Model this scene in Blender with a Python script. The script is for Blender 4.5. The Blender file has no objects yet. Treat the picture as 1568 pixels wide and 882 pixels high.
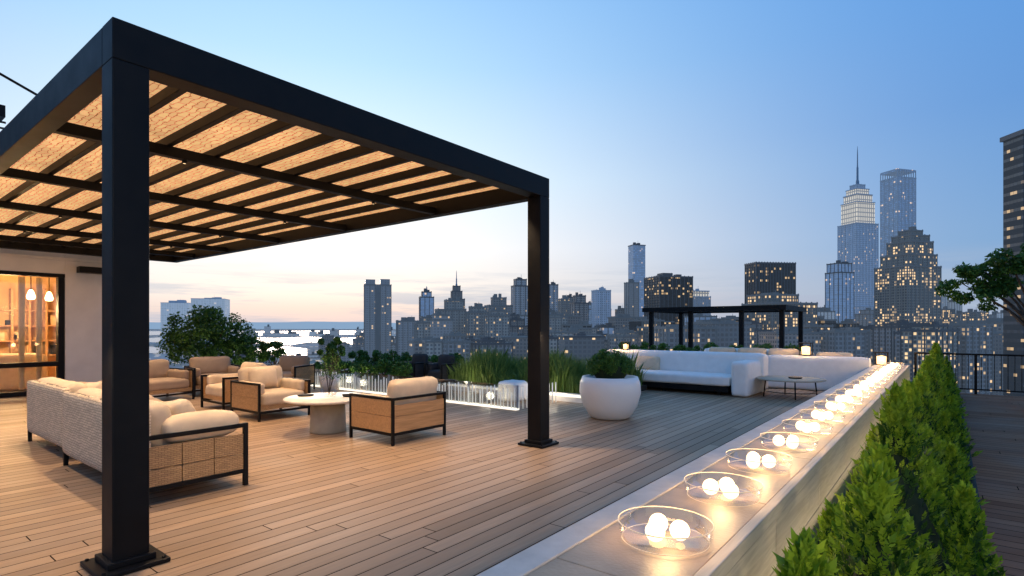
import bpy, math, random
import numpy as np
from mathutils import Vector, Matrix
random.seed(7); rng=np.random.default_rng(7)
S=bpy.context.scene
YAW=math.radians(38.2); EYE=1.5; F=846.0
FW=Vector((-math.sin(YAW),math.cos(YAW),0)); RT=Vector((math.cos(YAW),math.sin(YAW),0))
def image_x_to_world(a,d):
    """image pixel column a (784 = straight ahead) at distance d -> world XY"""
    p=FW*d+RT*((a-784)/F*d); return p.x,p.y

# ------------------------------------------------------------------ node helpers
def newmat(name):
    m=bpy.data.materials.new(name); m.use_nodes=True
    nt=m.node_tree; b=nt.nodes['Principled BSDF']; return m,nt,b
def N(nt,t,**kw):
    n=nt.nodes.new(t)
    for k,v in kw.items():
        if k.startswith('i_'):
            key=k[2:]; key=int(key) if key.isdigit() else key.replace('_',' ')
            n.inputs[key].default_value=v
        else: setattr(n,k,v)
    return n
def M_(nt,op,a,b=None,c=None,clamp=False):
    n=nt.nodes.new('ShaderNodeMath'); n.operation=op; n.use_clamp=clamp
    for i,v in enumerate((a,b,c)):
        if v is None: continue
        if isinstance(v,(int,float)): n.inputs[i].default_value=v
        else: nt.links.new(v,n.inputs[i])
    return n.outputs[0]
def MIX(nt,f,a,b,bt='MIX'):
    n=nt.nodes.new('ShaderNodeMix'); n.data_type='RGBA'; n.blend_type=bt
    for k,v in ((0,f),(6,a),(7,b)):
        if isinstance(v,(int,float)): n.inputs[k].default_value=v
        elif isinstance(v,tuple): n.inputs[k].default_value=v if len(v)==4 else v+(1,)
        else: nt.links.new(v,n.inputs[k])
    return n.outputs[2]
def L(nt,a,b): nt.links.new(a,b)
def simple(name,col,rough=.6,metal=0,var=.15,scale=6,bump=0,bscale=80,emis=None,est=0,spec=.5):
    m,nt,b=newmat(name)
    tc=N(nt,'ShaderNodeTexCoord')
    no=N(nt,'ShaderNodeTexNoise',i_Scale=scale,i_Detail=5.0); L(nt,tc.outputs['Object'],no.inputs['Vector'])
    d=tuple(c*(1-var) for c in col); l=tuple(min(1,c*(1+var)) for c in col)
    f=M_(nt,'MULTIPLY_ADD',no.outputs[0],2.2,-.6,True)
    L(nt,MIX(nt,f,d,l),b.inputs['Base Color'])
    L(nt,M_(nt,'MULTIPLY_ADD',no.outputs[0],.2,rough-.1,True),b.inputs['Roughness'])
    b.inputs['Metallic'].default_value=metal
    b.inputs['Specular IOR Level'].default_value=spec
    if bump:
        n2=N(nt,'ShaderNodeTexNoise',i_Scale=bscale,i_Detail=4.0); L(nt,tc.outputs['Object'],n2.inputs['Vector'])
        bp=N(nt,'ShaderNodeBump',i_Strength=bump,i_Distance=.01); L(nt,n2.outputs[0],bp.inputs['Height']); L(nt,bp.outputs[0],b.inputs['Normal'])
    if emis:
        b.inputs['Emission Color'].default_value=emis+(1,); b.inputs['Emission Strength'].default_value=est
    return m
def emit(name,col,st):
    m,nt,b=newmat(name); b.inputs['Base Color'].default_value=(.8,.7,.5,1)
    b.inputs['Emission Color'].default_value=col+(1,); b.inputs['Emission Strength'].default_value=st; return m

def deckmat(name,c1,c2,axis='Y',bw=.14,rough=.42,spec=.22):
    m,nt,b=newmat(name)
    tc=N(nt,'ShaderNodeTexCoord'); sp=N(nt,'ShaderNodeSeparateXYZ'); L(nt,tc.outputs['Object'],sp.inputs[0])
    X,Y=(sp.outputs[0],sp.outputs[1]) if axis=='Y' else (sp.outputs[1],sp.outputs[0])
    u=M_(nt,'DIVIDE',X,bw); cu=M_(nt,'FLOOR',u); fu=M_(nt,'FRACT',u)
    w1=N(nt,'ShaderNodeTexWhiteNoise',noise_dimensions='1D'); L(nt,cu,w1.inputs['W'])
    v=M_(nt,'ADD',M_(nt,'DIVIDE',Y,3.6),M_(nt,'MULTIPLY',w1.outputs[0],7.3)); cv=M_(nt,'FLOOR',v); fv=M_(nt,'FRACT',v)
    cb=N(nt,'ShaderNodeCombineXYZ'); L(nt,cu,cb.inputs[0]); L(nt,cv,cb.inputs[1])
    w2=N(nt,'ShaderNodeTexWhiteNoise',noise_dimensions='3D'); L(nt,cb.outputs[0],w2.inputs['Vector'])
    g=N(nt,'ShaderNodeCombineXYZ'); L(nt,M_(nt,'MULTIPLY',X,38.),g.inputs[0]); L(nt,M_(nt,'MULTIPLY',Y,1.6),g.inputs[1]); L(nt,M_(nt,'MULTIPLY',w2.outputs[0],60.),g.inputs[2])
    gr=N(nt,'ShaderNodeTexNoise',i_Scale=1.0,i_Detail=7.0,i_Roughness=.65,i_Distortion=1.2); L(nt,g.outputs[0],gr.inputs['Vector'])
    big=N(nt,'ShaderNodeTexNoise',i_Scale=.7,i_Detail=6.0,i_Roughness=.6); L(nt,tc.outputs['Object'],big.inputs['Vector'])
    base=MIX(nt,w2.outputs[0],c1,c2)
    grf=M_(nt,'MULTIPLY_ADD',gr.outputs[0],2.6,-.8,True)
    base=MIX(nt,M_(nt,'MULTIPLY_ADD',grf,-.55,.55),base,tuple(c*.38 for c in c1))
    base=MIX(nt,M_(nt,'MULTIPLY_ADD',big.outputs[0],3.,-1.3,True),base,MIX(nt,.38,base,(.34,.29,.24)))
    gap=M_(nt,'MAXIMUM',M_(nt,'LESS_THAN',fu,.062),M_(nt,'LESS_THAN',fv,.0022))
    L(nt,MIX(nt,gap,base,(.010,.007,.005)),b.inputs['Base Color'])
    rr=M_(nt,'MULTIPLY_ADD',gr.outputs[0],.25,rough-.12); rr=M_(nt,'ADD',rr,M_(nt,'MULTIPLY',w2.outputs[0],.12))
    L(nt,M_(nt,'MAXIMUM',rr,M_(nt,'MULTIPLY',gap,.95)),b.inputs['Roughness'])
    L(nt,M_(nt,'MULTIPLY_ADD',gap,-spec*.9,spec),b.inputs['Specular IOR Level'])
    edge=M_(nt,'MULTIPLY',M_(nt,'MINIMUM',fu,M_(nt,'SUBTRACT',1.0,fu)),9.0,clamp=True)
    hgt=M_(nt,'MULTIPLY_ADD',grf,.12,edge)
    bp=N(nt,'ShaderNodeBump',i_Strength=.5,i_Distance=.004); L(nt,hgt,bp.inputs['Height']); L(nt,bp.outputs[0],b.inputs['Normal'])
    return m
def woodmat(name,c1,c2,axis=0,rough=.45):
    m,nt,b=newmat(name); tc=N(nt,'ShaderNodeTexCoord'); mp=N(nt,'ShaderNodeMapping')
    s=[28,28,28]; s[axis]=2; mp.inputs['Scale'].default_value=s; L(nt,tc.outputs['Object'],mp.inputs[0])
    n=N(nt,'ShaderNodeTexNoise',i_Scale=1.0,i_Detail=6.0,i_Distortion=1.5); L(nt,mp.outputs[0],n.inputs['Vector'])
    L(nt,MIX(nt,M_(nt,'MULTIPLY_ADD',n.outputs[0],2.5,-.75,True),c1,c2),b.inputs['Base Color']); b.inputs['Roughness'].default_value=rough
    return m
def weavemat(name,c1,c2,scale=60,emission=None,est=0,bump=.6):
    m,nt,b=newmat(name); tc=N(nt,'ShaderNodeTexCoord'); sp=N(nt,'ShaderNodeSeparateXYZ'); L(nt,tc.outputs['Object'],sp.inputs[0])
    no=N(nt,'ShaderNodeTexNoise',i_Scale=9.0,i_Detail=3.0); L(nt,tc.outputs['Object'],no.inputs['Vector'])
    cb=N(nt,'ShaderNodeCombineXYZ')
    if emission:  L(nt,sp.outputs[0],cb.inputs[0]); L(nt,M_(nt,'MULTIPLY_ADD',no.outputs[0],.10,sp.outputs[1]),cb.inputs[1])
    else: L(nt,M_(nt,'ADD',sp.outputs[0],sp.outputs[1]),cb.inputs[0]); L(nt,M_(nt,'MULTIPLY_ADD',no.outputs[0],.03,sp.outputs[2]),cb.inputs[1])
    br=N(nt,'ShaderNodeTexBrick',i_Scale=scale,i_Mortar_Size=.06,i_Mortar_Smooth=.6,i_Brick_Width=1.6,i_Row_Height=.55,i_Bias=0.0)
    br.inputs['Color1'].default_value=c1+(1,); br.inputs['Color2'].default_value=tuple(.75*c for c in c1)+(1,); br.inputs['Mortar'].default_value=c2+(1,)
    L(nt,cb.outputs[0],br.inputs['Vector']); L(nt,br.outputs[0],b.inputs['Base Color']); b.inputs['Roughness'].default_value=.8
    bp=N(nt,'ShaderNodeBump',i_Strength=bump,i_Distance=.006,invert=True); L(nt,br.outputs[1],bp.inputs['Height']); L(nt,bp.outputs[0],b.inputs['Normal'])
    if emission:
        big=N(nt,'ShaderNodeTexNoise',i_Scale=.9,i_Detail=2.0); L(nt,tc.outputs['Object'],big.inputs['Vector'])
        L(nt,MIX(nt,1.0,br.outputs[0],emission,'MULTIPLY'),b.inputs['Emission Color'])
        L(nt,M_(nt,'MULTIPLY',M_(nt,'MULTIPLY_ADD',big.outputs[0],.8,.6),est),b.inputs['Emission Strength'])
    return m
def leafmat(name,cd,cl,trans=.25,scale=7.):
    m,nt,b=newmat(name); g=N(nt,'ShaderNodeNewGeometry'); tc=N(nt,'ShaderNodeTexCoord')
    no=N(nt,'ShaderNodeTexNoise',i_Scale=scale,i_Detail=3.0); L(nt,tc.outputs['Object'],no.inputs['Vector'])
    f=M_(nt,'ADD',M_(nt,'MULTIPLY',g.outputs['Random Per Island'],.5),M_(nt,'MULTIPLY_ADD',no.outputs[0],1.6,-.55),clamp=True)
    col=MIX(nt,f,cd,cl); L(nt,col,b.inputs['Base Color']); b.inputs['Roughness'].default_value=.55; b.inputs['Specular IOR Level'].default_value=.3
    tr=N(nt,'ShaderNodeBsdfTranslucent'); L(nt,col,tr.inputs[0]); mx=N(nt,'ShaderNodeMixShader',i_0=trans)
    L(nt,b.outputs[0],mx.inputs[1]); L(nt,tr.outputs[0],mx.inputs[2]); L(nt,mx.outputs[0],nt.nodes['Material Output'].inputs[0])
    return m
def glassmat(name,tint=(1,1,1),refl=.12,fr=.9):
    m,nt,b=newmat(name); nt.nodes.remove(b)
    t=N(nt,'ShaderNodeBsdfTransparent'); t.inputs[0].default_value=tint+(1,)
    gl=N(nt,'ShaderNodeBsdfGlossy',i_Roughness=.03); lw=N(nt,'ShaderNodeLayerWeight',i_Blend=.35)
    mx=N(nt,'ShaderNodeMixShader'); L(nt,M_(nt,'MULTIPLY_ADD',lw.outputs['Fresnel'],fr,refl,True),mx.inputs[0])
    L(nt,t.outputs[0],mx.inputs[1]); L(nt,gl.outputs[0],mx.inputs[2]); L(nt,mx.outputs[0],nt.nodes['Material Output'].inputs[0]); return m

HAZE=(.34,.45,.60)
def facade(name,wall,glass,bay=4.,floor=4.,lit=.15,est=1.4,haze=.1,wu=.2,wv=.3,warm=.7,spec=.5):
    m,nt,b=newmat(name); tc=N(nt,'ShaderNodeTexCoord'); sp=N(nt,'ShaderNodeSeparateXYZ'); L(nt,tc.outputs['Object'],sp.inputs[0])
    oi=N(nt,'ShaderNodeObjectInfo'); geo=N(nt,'ShaderNodeNewGeometry'); gz=N(nt,'ShaderNodeSeparateXYZ'); L(nt,geo.outputs['Normal'],gz.inputs[0])
    side=M_(nt,'LESS_THAN',gz.outputs[2],.5)
    u=M_(nt,'DIVIDE',M_(nt,'ADD',sp.outputs[0],sp.outputs[1]),bay); v=M_(nt,'DIVIDE',sp.outputs[2],floor)
    fu,fv=M_(nt,'FRACT',u),M_(nt,'FRACT',v)
    win=M_(nt,'MULTIPLY',M_(nt,'MULTIPLY',M_(nt,'GREATER_THAN',fu,wu),M_(nt,'GREATER_THAN',fv,wv)),side)
    cb=N(nt,'ShaderNodeCombineXYZ'); L(nt,M_(nt,'FLOOR',u),cb.inputs[0]); L(nt,M_(nt,'FLOOR',v),cb.inputs[1]); L(nt,M_(nt,'MULTIPLY',oi.outputs['Random'],97.),cb.inputs[2])
    wn=N(nt,'ShaderNodeTexWhiteNoise',noise_dimensions='3D'); L(nt,cb.outputs[0],wn.inputs['Vector'])
    no=N(nt,'ShaderNodeTexNoise',i_Scale=.13,i_Detail=2.0); L(nt,cb.outputs[0],no.inputs['Vector'])
    p=M_(nt,'MULTIPLY',M_(nt,'MULTIPLY_ADD',no.outputs[0],4.,-1.4,True),lit*1.6)
    on=M_(nt,'MULTIPLY',M_(nt,'LESS_THAN',wn.outputs[0],p),win)
    sc=N(nt,'ShaderNodeSeparateColor'); L(nt,wn.outputs[1],sc.inputs[0])
    gcol=MIX(nt,sc.outputs[1],glass,tuple(min(1,c*1.9+.02) for c in glass))
    st=N(nt,'ShaderNodeTexNoise',i_Scale=.04,i_Detail=5.0); L(nt,tc.outputs['Object'],st.inputs['Vector'])
    hue=M_(nt,'MULTIPLY_ADD',oi.outputs['Random'],1.4,.5)
    wcol=MIX(nt,st.outputs[0],tuple(c*.65 for c in wall),tuple(c*1.3 for c in wall))
    vs=N(nt,'ShaderNodeVectorMath',operation='SCALE'); L(nt,wcol,vs.inputs[0]); L(nt,hue,vs.inputs['Scale'])
    col=MIX(nt,win,vs.outputs[0],gcol); L(nt,col,b.inputs['Base Color']); b.inputs['Specular IOR Level'].default_value=spec
    L(nt,M_(nt,'MULTIPLY_ADD',win,-.6,.8),b.inputs['Roughness'])
    lc=MIX(nt,M_(nt,'LESS_THAN',sc.outputs[0],warm),(.75,.85,1.),(1.,.66,.32))
    e=MIX(nt,M_(nt,'MULTIPLY',on,M_(nt,'MULTIPLY_ADD',sc.outputs[2],1.1,.15)),(0,0,0),lc)
    em=N(nt,'ShaderNodeEmission',i_Strength=est); L(nt,e,em.inputs[0])
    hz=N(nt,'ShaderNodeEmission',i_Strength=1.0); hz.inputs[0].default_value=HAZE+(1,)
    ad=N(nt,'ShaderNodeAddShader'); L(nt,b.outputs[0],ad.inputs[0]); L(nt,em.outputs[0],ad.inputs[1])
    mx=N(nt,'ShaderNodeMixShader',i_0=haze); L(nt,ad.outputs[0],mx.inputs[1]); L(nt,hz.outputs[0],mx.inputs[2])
    L(nt,mx.outputs[0],nt.nodes['Material Output'].inputs[0]); return m

# ------------------------------------------------------------------ mesh builder
class MB:
    def __init__(s): s.v=[];s.f=[];s.m=[];s.s=[]
    def add(s,vs,fs,mi=0,sm=False):
        o=len(s.v); s.v+=[tuple(v) for v in vs]
        for f in fs: s.f.append(tuple(i+o for i in f)); s.m.append(mi); s.s.append(sm)
    def box(s,x0,x1,y0,y1,z0,z1,mi=0,T=None):
        vs=[Vector((x,y,z)) for z in (z0,z1) for x,y in ((x0,y0),(x1,y0),(x1,y1),(x0,y1))]
        if T: vs=[T@v for v in vs]
        s.add(vs,[(3,2,1,0),(4,5,6,7),(0,1,5,4),(1,2,6,5),(2,3,7,6),(3,0,4,7)],mi)
    def rbox(s,c,size,r=.05,mi=0,puff=.0,n=9,T=None,wr=.004):
        hx,hy,hz=[q/2 for q in size]; r=min(r,hx*.98,hy*.98,hz*.98)
        vs={};lst=[];fs=[]
        def g(i,h):
            t=i/n*2-1; return h*math.copysign(abs(t)**.7,t)
        def vid(i,j,k):
            if (i,j,k) in vs: return vs[(i,j,k)]
            p=Vector((g(i,hx),g(j,hy),g(k,hz)))
            q=Vector((max(-hx+r,min(hx-r,p.x)),max(-hy+r,min(hy-r,p.y)),max(-hz+r,min(hz-r,p.z))))
            d=p-q
            if d.length>1e-9: p=q+d.normalized()*r
            if puff:
                wgt=(1-(p.x/hx)**2)*(1-(p.y/hy)**2) if hz<=min(hx,hy) else ((1-(p.z/hz)**2)*(1-(p.x/hx)**2) if hy<hx else (1-(p.z/hz)**2)*(1-(p.y/hy)**2))
                if hz<=min(hx,hy): p.z+=math.copysign(puff*wgt,p.z)
                elif hy<hx: p.y+=math.copysign(puff*wgt,p.y)
                else: p.x+=math.copysign(puff*wgt,p.x)
                p+=Vector((math.sin(p.y*31+p.z*17+c[0]*9),math.sin(p.x*27+p.z*23+c[1]*7),math.sin(p.x*23+p.y*29+c[0]*5)))*wr
            vs[(i,j,k)]=len(lst); p=p+Vector(c); lst.append(T@p if T else p); return vs[(i,j,k)]
        for a in range(n):
            for b in range(n):
                fs.append((vid(a,b,0),vid(a,b+1,0),vid(a+1,b+1,0),vid(a+1,b,0)))
                fs.append((vid(a,b,n),vid(a+1,b,n),vid(a+1,b+1,n),vid(a,b+1,n)))
                fs.append((vid(a,0,b),vid(a+1,0,b),vid(a+1,0,b+1),vid(a,0,b+1)))
                fs.append((vid(a,n,b),vid(a,n,b+1),vid(a+1,n,b+1),vid(a+1,n,b)))
                fs.append((vid(0,a,b),vid(0,a,b+1),vid(0,a+1,b+1),vid(0,a+1,b)))
                fs.append((vid(n,a,b),vid(n,a+1,b),vid(n,a+1,b+1),vid(n,a,b+1)))
        s.add(lst,fs,mi,True)
    def lathe(s,prof,c=(0,0,0),seg=32,mi=0,sm=True,sx=1):
        vs=[];fs=[]
        for r,z in prof:
            for i in range(seg):
                a=i/seg*2*math.pi; vs.append((c[0]+r*math.cos(a)*sx,c[1]+r*math.sin(a),c[2]+z))
        for k in range(len(prof)-1):
            for i in range(seg):
                j=(i+1)%seg; fs.append((k*seg+i,k*seg+j,(k+1)*seg+j,(k+1)*seg+i))
        s.add(vs,fs,mi,sm)
    def disc(s,c,r,mi=0,seg=32):
        s.add([(c[0]+r*math.cos(i/seg*6.28318),c[1]+r*math.sin(i/seg*6.28318),c[2]) for i in range(seg)],[tuple(range(seg))],mi)
    def tube(s,p0,p1,r0,r1=None,mi=0,seg=8):
        r1=r0 if r1 is None else r1
        p0,p1=Vector(p0),Vector(p1); d=(p1-p0).normalized(); a=d.orthogonal().normalized(); b=d.cross(a)
        vs=[p+(a*math.cos(t)+b*math.sin(t))*r for p,r in ((p0,r0),(p1,r1)) for t in [i/seg*2*math.pi for i in range(seg)]]
        s.add(vs,[(i,(i+1)%seg,seg+(i+1)%seg,seg+i) for i in range(seg)]+[tuple(range(seg))[::-1],tuple(range(seg,2*seg))],mi,True)
    def ball(s,c,r,mi=0,seg=14,rz=None):
        rz=rz or r; n=8
        s.lathe([(max(1e-4,r*math.sin(math.pi*k/n)),-rz*math.cos(math.pi*k/n)) for k in range(n+1)],c,seg,mi)
    def arr(s,verts,nper,mi=0):
        o=len(s.v); s.v+=[tuple(v) for v in verts.tolist()]
        k=len(verts)//nper
        s.f+=[tuple(range(o+i*nper,o+(i+1)*nper)) for i in range(k)]
        s.m+=([mi]*k if isinstance(mi,int) else list(mi)); s.s+=[False]*k
    def build(s,name,mats,loc=(0,0,0),rz=0,bevel=0,seg=2):
        me=bpy.data.meshes.new(name); me.from_pydata(s.v,[],s.f)
        for m in mats: me.materials.append(m)
        me.polygons.foreach_set('material_index',s.m); me.polygons.foreach_set('use_smooth',s.s); me.update()
        return place(name,me,loc,rz,bevel,seg)
def place(name,me,loc=(0,0,0),rz=0,bevel=0,seg=2,sc=(1,1,1)):
    o=bpy.data.objects.new(name,me); S.collection.objects.link(o); o.location=loc; o.rotation_euler[2]=rz; o.scale=sc
    if bevel:
        b=o.modifiers.new('bevel','BEVEL'); b.width=bevel; b.segments=seg; b.limit_method='ANGLE'; b.angle_limit=math.radians(50)
    return o
def leaves(mb,clumps,n,size,mi=0,flat=.5,asp=.5,up=.0):
    for c,r in clumps:
        r=np.array(r if hasattr(r,'__len__') else (r,r,r))
        d=rng.normal(size=(n,3)); d/=np.linalg.norm(d,axis=1)[:,None]
        rad=.45+.6*rng.random((n,1))**.6
        p=np.array(c)+d*r*rad
        nr=d*flat+rng.normal(size=(n,3))*.6; nr[:,2]+=.3; nr/=np.linalg.norm(nr,axis=1)[:,None]
        t=rng.normal(size=(n,3)); t[:,2]+=up; t-=nr*(t*nr).sum(1)[:,None]; t/=np.linalg.norm(t,axis=1)[:,None]
        b=np.cross(nr,t); sz=size*(.6+.8*rng.random((n,1)))
        v=np.stack([p-t*sz*.5,p+b*sz*asp*.5,p+t*sz*.5,p-b*sz*asp*.5],1).reshape(-1,3)
        mb.arr(v,4,mi)

# ------------------------------------------------------------------ materials
m_steel=simple('black_powder_coated_steel',(.006,.006,.0065),.5,0,.3,5,.05,200,spec=.18)
m_deck=deckmat('weathered_teak_deck',(.46,.305,.185),(.29,.195,.12),'Y')
m_deck2=deckmat('red_brown_deck',(.42,.17,.085),(.28,.11,.058),'X',.14,.65,.06)
m_stone=simple('ledge_stone',(.40,.29,.19),.42,0,.3,3,.25,60)
m_coping=simple('pale_coping_stone',(.52,.48,.43),.6,0,.14,9,.2,90)
m_ledgeside=woodmat('pale_timber_cladding',(.74,.62,.45),(.56,.45,.31),1,.6)
m_white=simple('white_render',(.80,.77,.72),.7,0,.06,3,.15,60)
m_whitepot=simple('white_glazed_fibreglass',(.82,.80,.76),.4,0,.03,3)
m_cream=simple('cream_cushion_fabric',(.66,.52,.36),.9,0,.1,7,.5,260)
m_whitefab=simple('white_cushion_fabric',(.80,.79,.76),.9,0,.05,7,.4,240)
m_beige=simple('taupe_cushion_fabric',(.36,.26,.175),.9,0,.1,7,.4,240)
m_oak=woodmat('oak_panel',(.54,.31,.14),(.36,.20,.085),0)
m_wick=weavemat('woven_rattan',(.52,.31,.14),(.12,.065,.03),34)
m_wick2=weavemat('woven_rope_light',(.72,.58,.40),(.14,.10,.065),22)
m_canopy=weavemat('reed_canopy',(.85,.65,.46),(.28,.17,.09),10,(1.,.70,.42),.95,.3)  # emission painted in, stands in for lamplight on the canopy underside
m_glass=glassmat('clear_glass',(.985,.985,.985),.015,.3)
m_glass2=glassmat('window_glass',(.93,.96,.97),.05,.7)
m_rim=simple('glass_rim',(.70,.60,.45),.15,0,.05,emis=(1,.75,.42),est=.25)  # warm emission paints candle light caught on the rim
m_rod=simple('frosted_acrylic_rod',(.60,.65,.66),.15,0,.25,4,emis=(1,.95,.85),est=.26)  # emission painted in for rods lit from below
m_candle=emit('candle_wax_glow',(1.,.78,.46),2.3)
m_flame=emit('lantern_glow',(1.,.58,.22),3.0)
m_led=emit('led_strip',(1.,.93,.80),1.2)
m_lamp=emit('lamp_bulb',(1.,.72,.38),10.)
m_small=emit('recessed_lamp_lens',(1.,.72,.38),1.5)
m_soil=simple('soil',(.03,.022,.015),.95,0,.4,20,.6,60)
m_leafA=leafmat('arborvitae_foliage',(.06,.17,.008),(.38,.52,.03),.35,5.)
m_leafA2=leafmat('arborvitae_shaded_foliage',(.010,.045,.005),(.06,.15,.012),.2,5.)  # darker copy for inner fronds, shade in the gaps painted as colour
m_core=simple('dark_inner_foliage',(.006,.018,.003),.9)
m_leafB=leafmat('shrub_foliage',(.02,.07,.014),(.11,.24,.035),.25)
m_leafD=leafmat('tree_foliage',(.014,.06,.012),(.085,.20,.03),.3,4.)
m_grass=leafmat('ornamental_grass',(.04,.11,.02),(.22,.31,.07),.3)
m_bark=simple('bark',(.07,.05,.035),.9,0,.3,12,.5,40)
m_dark=simple('charcoal_fabric',(.02,.02,.022),.8,0,.2)
m_tabletop=simple('pale_stone_tabletop',(.72,.65,.54),.35,0,.08,6)
m_ped=simple('concrete_pedestal',(.38,.34,.25),.6,0,.12,8,.2)

# ------------------------------------------------------------------ ground, water, hills
mb=MB(); R=30000; mb.add([(-R,-R,-60),(R,-R,-60),(R,R,-60),(-R,R,-60)],[(0,1,2,3)])
m,nt,b=newmat('city_ground'); tc=N(nt,'ShaderNodeTexCoord')
no=N(nt,'ShaderNodeTexNoise',i_Scale=.004,i_Detail=8.0); L(nt,tc.outputs['Object'],no.inputs['Vector'])
L(nt,MIX(nt,M_(nt,'MULTIPLY_ADD',no.outputs[0],3,-1,True),(.05,.08,.08),(.20,.22,.24)),b.inputs['Base Color']); b.inputs['Roughness'].default_value=.9
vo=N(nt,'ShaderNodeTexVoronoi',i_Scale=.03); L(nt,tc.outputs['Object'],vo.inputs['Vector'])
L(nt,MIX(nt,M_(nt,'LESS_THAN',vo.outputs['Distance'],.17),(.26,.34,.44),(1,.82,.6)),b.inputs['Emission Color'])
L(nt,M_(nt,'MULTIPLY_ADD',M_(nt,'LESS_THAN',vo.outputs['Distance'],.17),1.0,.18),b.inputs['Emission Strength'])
mb.build('city_ground',[m])
m_water,nt,b=newmat('river_water'); b.inputs['Base Color'].default_value=(.16,.24,.32,1); b.inputs['Roughness'].default_value=.22
tc=N(nt,'ShaderNodeTexCoord'); no=N(nt,'ShaderNodeTexNoise',i_Scale=.05,i_Detail=5.0); L(nt,tc.outputs['Object'],no.inputs['Vector'])
bp=N(nt,'ShaderNodeBump',i_Strength=.25,i_Distance=2.); L(nt,no.outputs[0],bp.inputs['Height']); L(nt,bp.outputs[0],b.inputs['Normal'])
for (a0,a1,d0,d1,z) in ((60,720,2000,3100,-59.5),(-200,470,1180,1600,-59.5),(-300,1000,3900,7600,-59.3)):
    mb=MB(); pts=[]
    n=24
    for i in range(n+1):
        a=a0+(a1-a0)*i/n; x,y=image_x_to_world(a,d0*(1+.10*math.sin(i*1.3)+.05*math.sin(i*3.1))); pts.append((x,y,z))
    for i in range(n,-1,-1):
        a=a0+(a1-a0)*i/n; x,y=image_x_to_world(a,d1*(1+.06*math.sin(i*1.7+1))); pts.append((x,y,z))
    mb.add(pts,[(i,i+1,2*n-i,2*n+1-i) for i in range(n)]); mb.build('river_water',[m_water])
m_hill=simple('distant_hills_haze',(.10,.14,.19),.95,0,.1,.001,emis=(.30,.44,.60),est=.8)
mb=MB(); pts=[];n=160
for i in range(n+1):
    a=-1500+4500*i/n; x,y=image_x_to_world(a,13500); pts.append((x,y,-60)); 
    h=110+35*math.sin(i*.21)+20*math.sin(i*.53+1)+8*math.sin(i*1.9); pts.append((x,y,h*.8))
mb.add(pts,[(2*i,2*i+2,2*i+3,2*i+1) for i in range(n)]); mb.build('hills',[m_hill])

# ------------------------------------------------------------------ skyline
f_beige=facade('apartment_brick_facade',(.32,.26,.21),(.035,.04,.05),3.4,3.5,.06,.9,.11,.4,.4)
f_brown=facade('brown_brick_facade',(.18,.135,.115),(.02,.025,.035),3.4,3.5,.07,.9,.10,.4,.4)
f_grey=facade('concrete_facade',(.20,.21,.23),(.03,.045,.065),4,3.5,.04,.9,.17,.4,.35)
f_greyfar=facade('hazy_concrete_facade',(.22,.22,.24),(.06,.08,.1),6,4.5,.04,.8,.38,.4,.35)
f_blue=facade('blue_glass_facade',(.19,.31,.42),(.14,.26,.38),4,4.,.04,1.,.22,.12,.2,.4)
f_black=facade('black_glass_facade',(.010,.012,.015),(.006,.008,.012),4,4.,.12,.9,.05,.15,.35,.8,.3)
f_emp=facade('limestone_facade',(.26,.30,.35),(.11,.15,.20),4,4.,.06,1.,.18,.5,.3,.6)
f_lit=facade('lit_tower_facade',(.20,.16,.12),(.035,.035,.04),3.4,3.5,.42,1.4,.08,.35,.35,.88)
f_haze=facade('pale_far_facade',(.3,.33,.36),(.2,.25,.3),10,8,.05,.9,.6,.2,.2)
f_far=facade('far_mass_facade',(.16,.145,.14),(.025,.03,.04),4,3.8,.14,1.2,.10,.35,.4)
f_near=facade('near_dark_glass_facade',(.014,.018,.024),(.010,.016,.024),1.6,3.6,.14,.65,.05,.06,.66,.75,.45)
f_side=facade('host_brick_facade',(.2,.17,.14),(.04,.04,.05),3.5,3.5,.2,.6,.0,.35,.4)
m_crown,nt,b=newmat('floodlit_crown'); tc=N(nt,'ShaderNodeTexCoord'); sp=N(nt,'ShaderNodeSeparateXYZ'); L(nt,tc.outputs['Object'],sp.inputs[0])
st=M_(nt,'GREATER_THAN',M_(nt,'FRACT',M_(nt,'DIVIDE',M_(nt,'ADD',sp.outputs[0],sp.outputs[1]),5.)),.45); fl=M_(nt,'GREATER_THAN',M_(nt,'FRACT',M_(nt,'DIVIDE',sp.outputs[2],9.)),.25)
b.inputs['Base Color'].default_value=(.4,.4,.38,1); b.inputs['Emission Color'].default_value=(1,.88,.66,1)
L(nt,M_(nt,'MULTIPLY_ADD',M_(nt,'MULTIPLY',st,fl),.45,.14),b.inputs['Emission Strength'])
m_pier=simple('masonry_pier',(.20,.17,.15),.85,0,.15,.05,emis=HAZE,est=.07)
m_pierd=simple('dark_mullion',(.04,.045,.055),.6,0,.15,.05,emis=HAZE,est=.06)
m_pierl=simple('limestone_pier',(.34,.38,.43),.85,0,.12,.05,emis=HAZE,est=.12)
m_mast=simple('mast_steel',(.3,.32,.35),.5)
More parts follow.
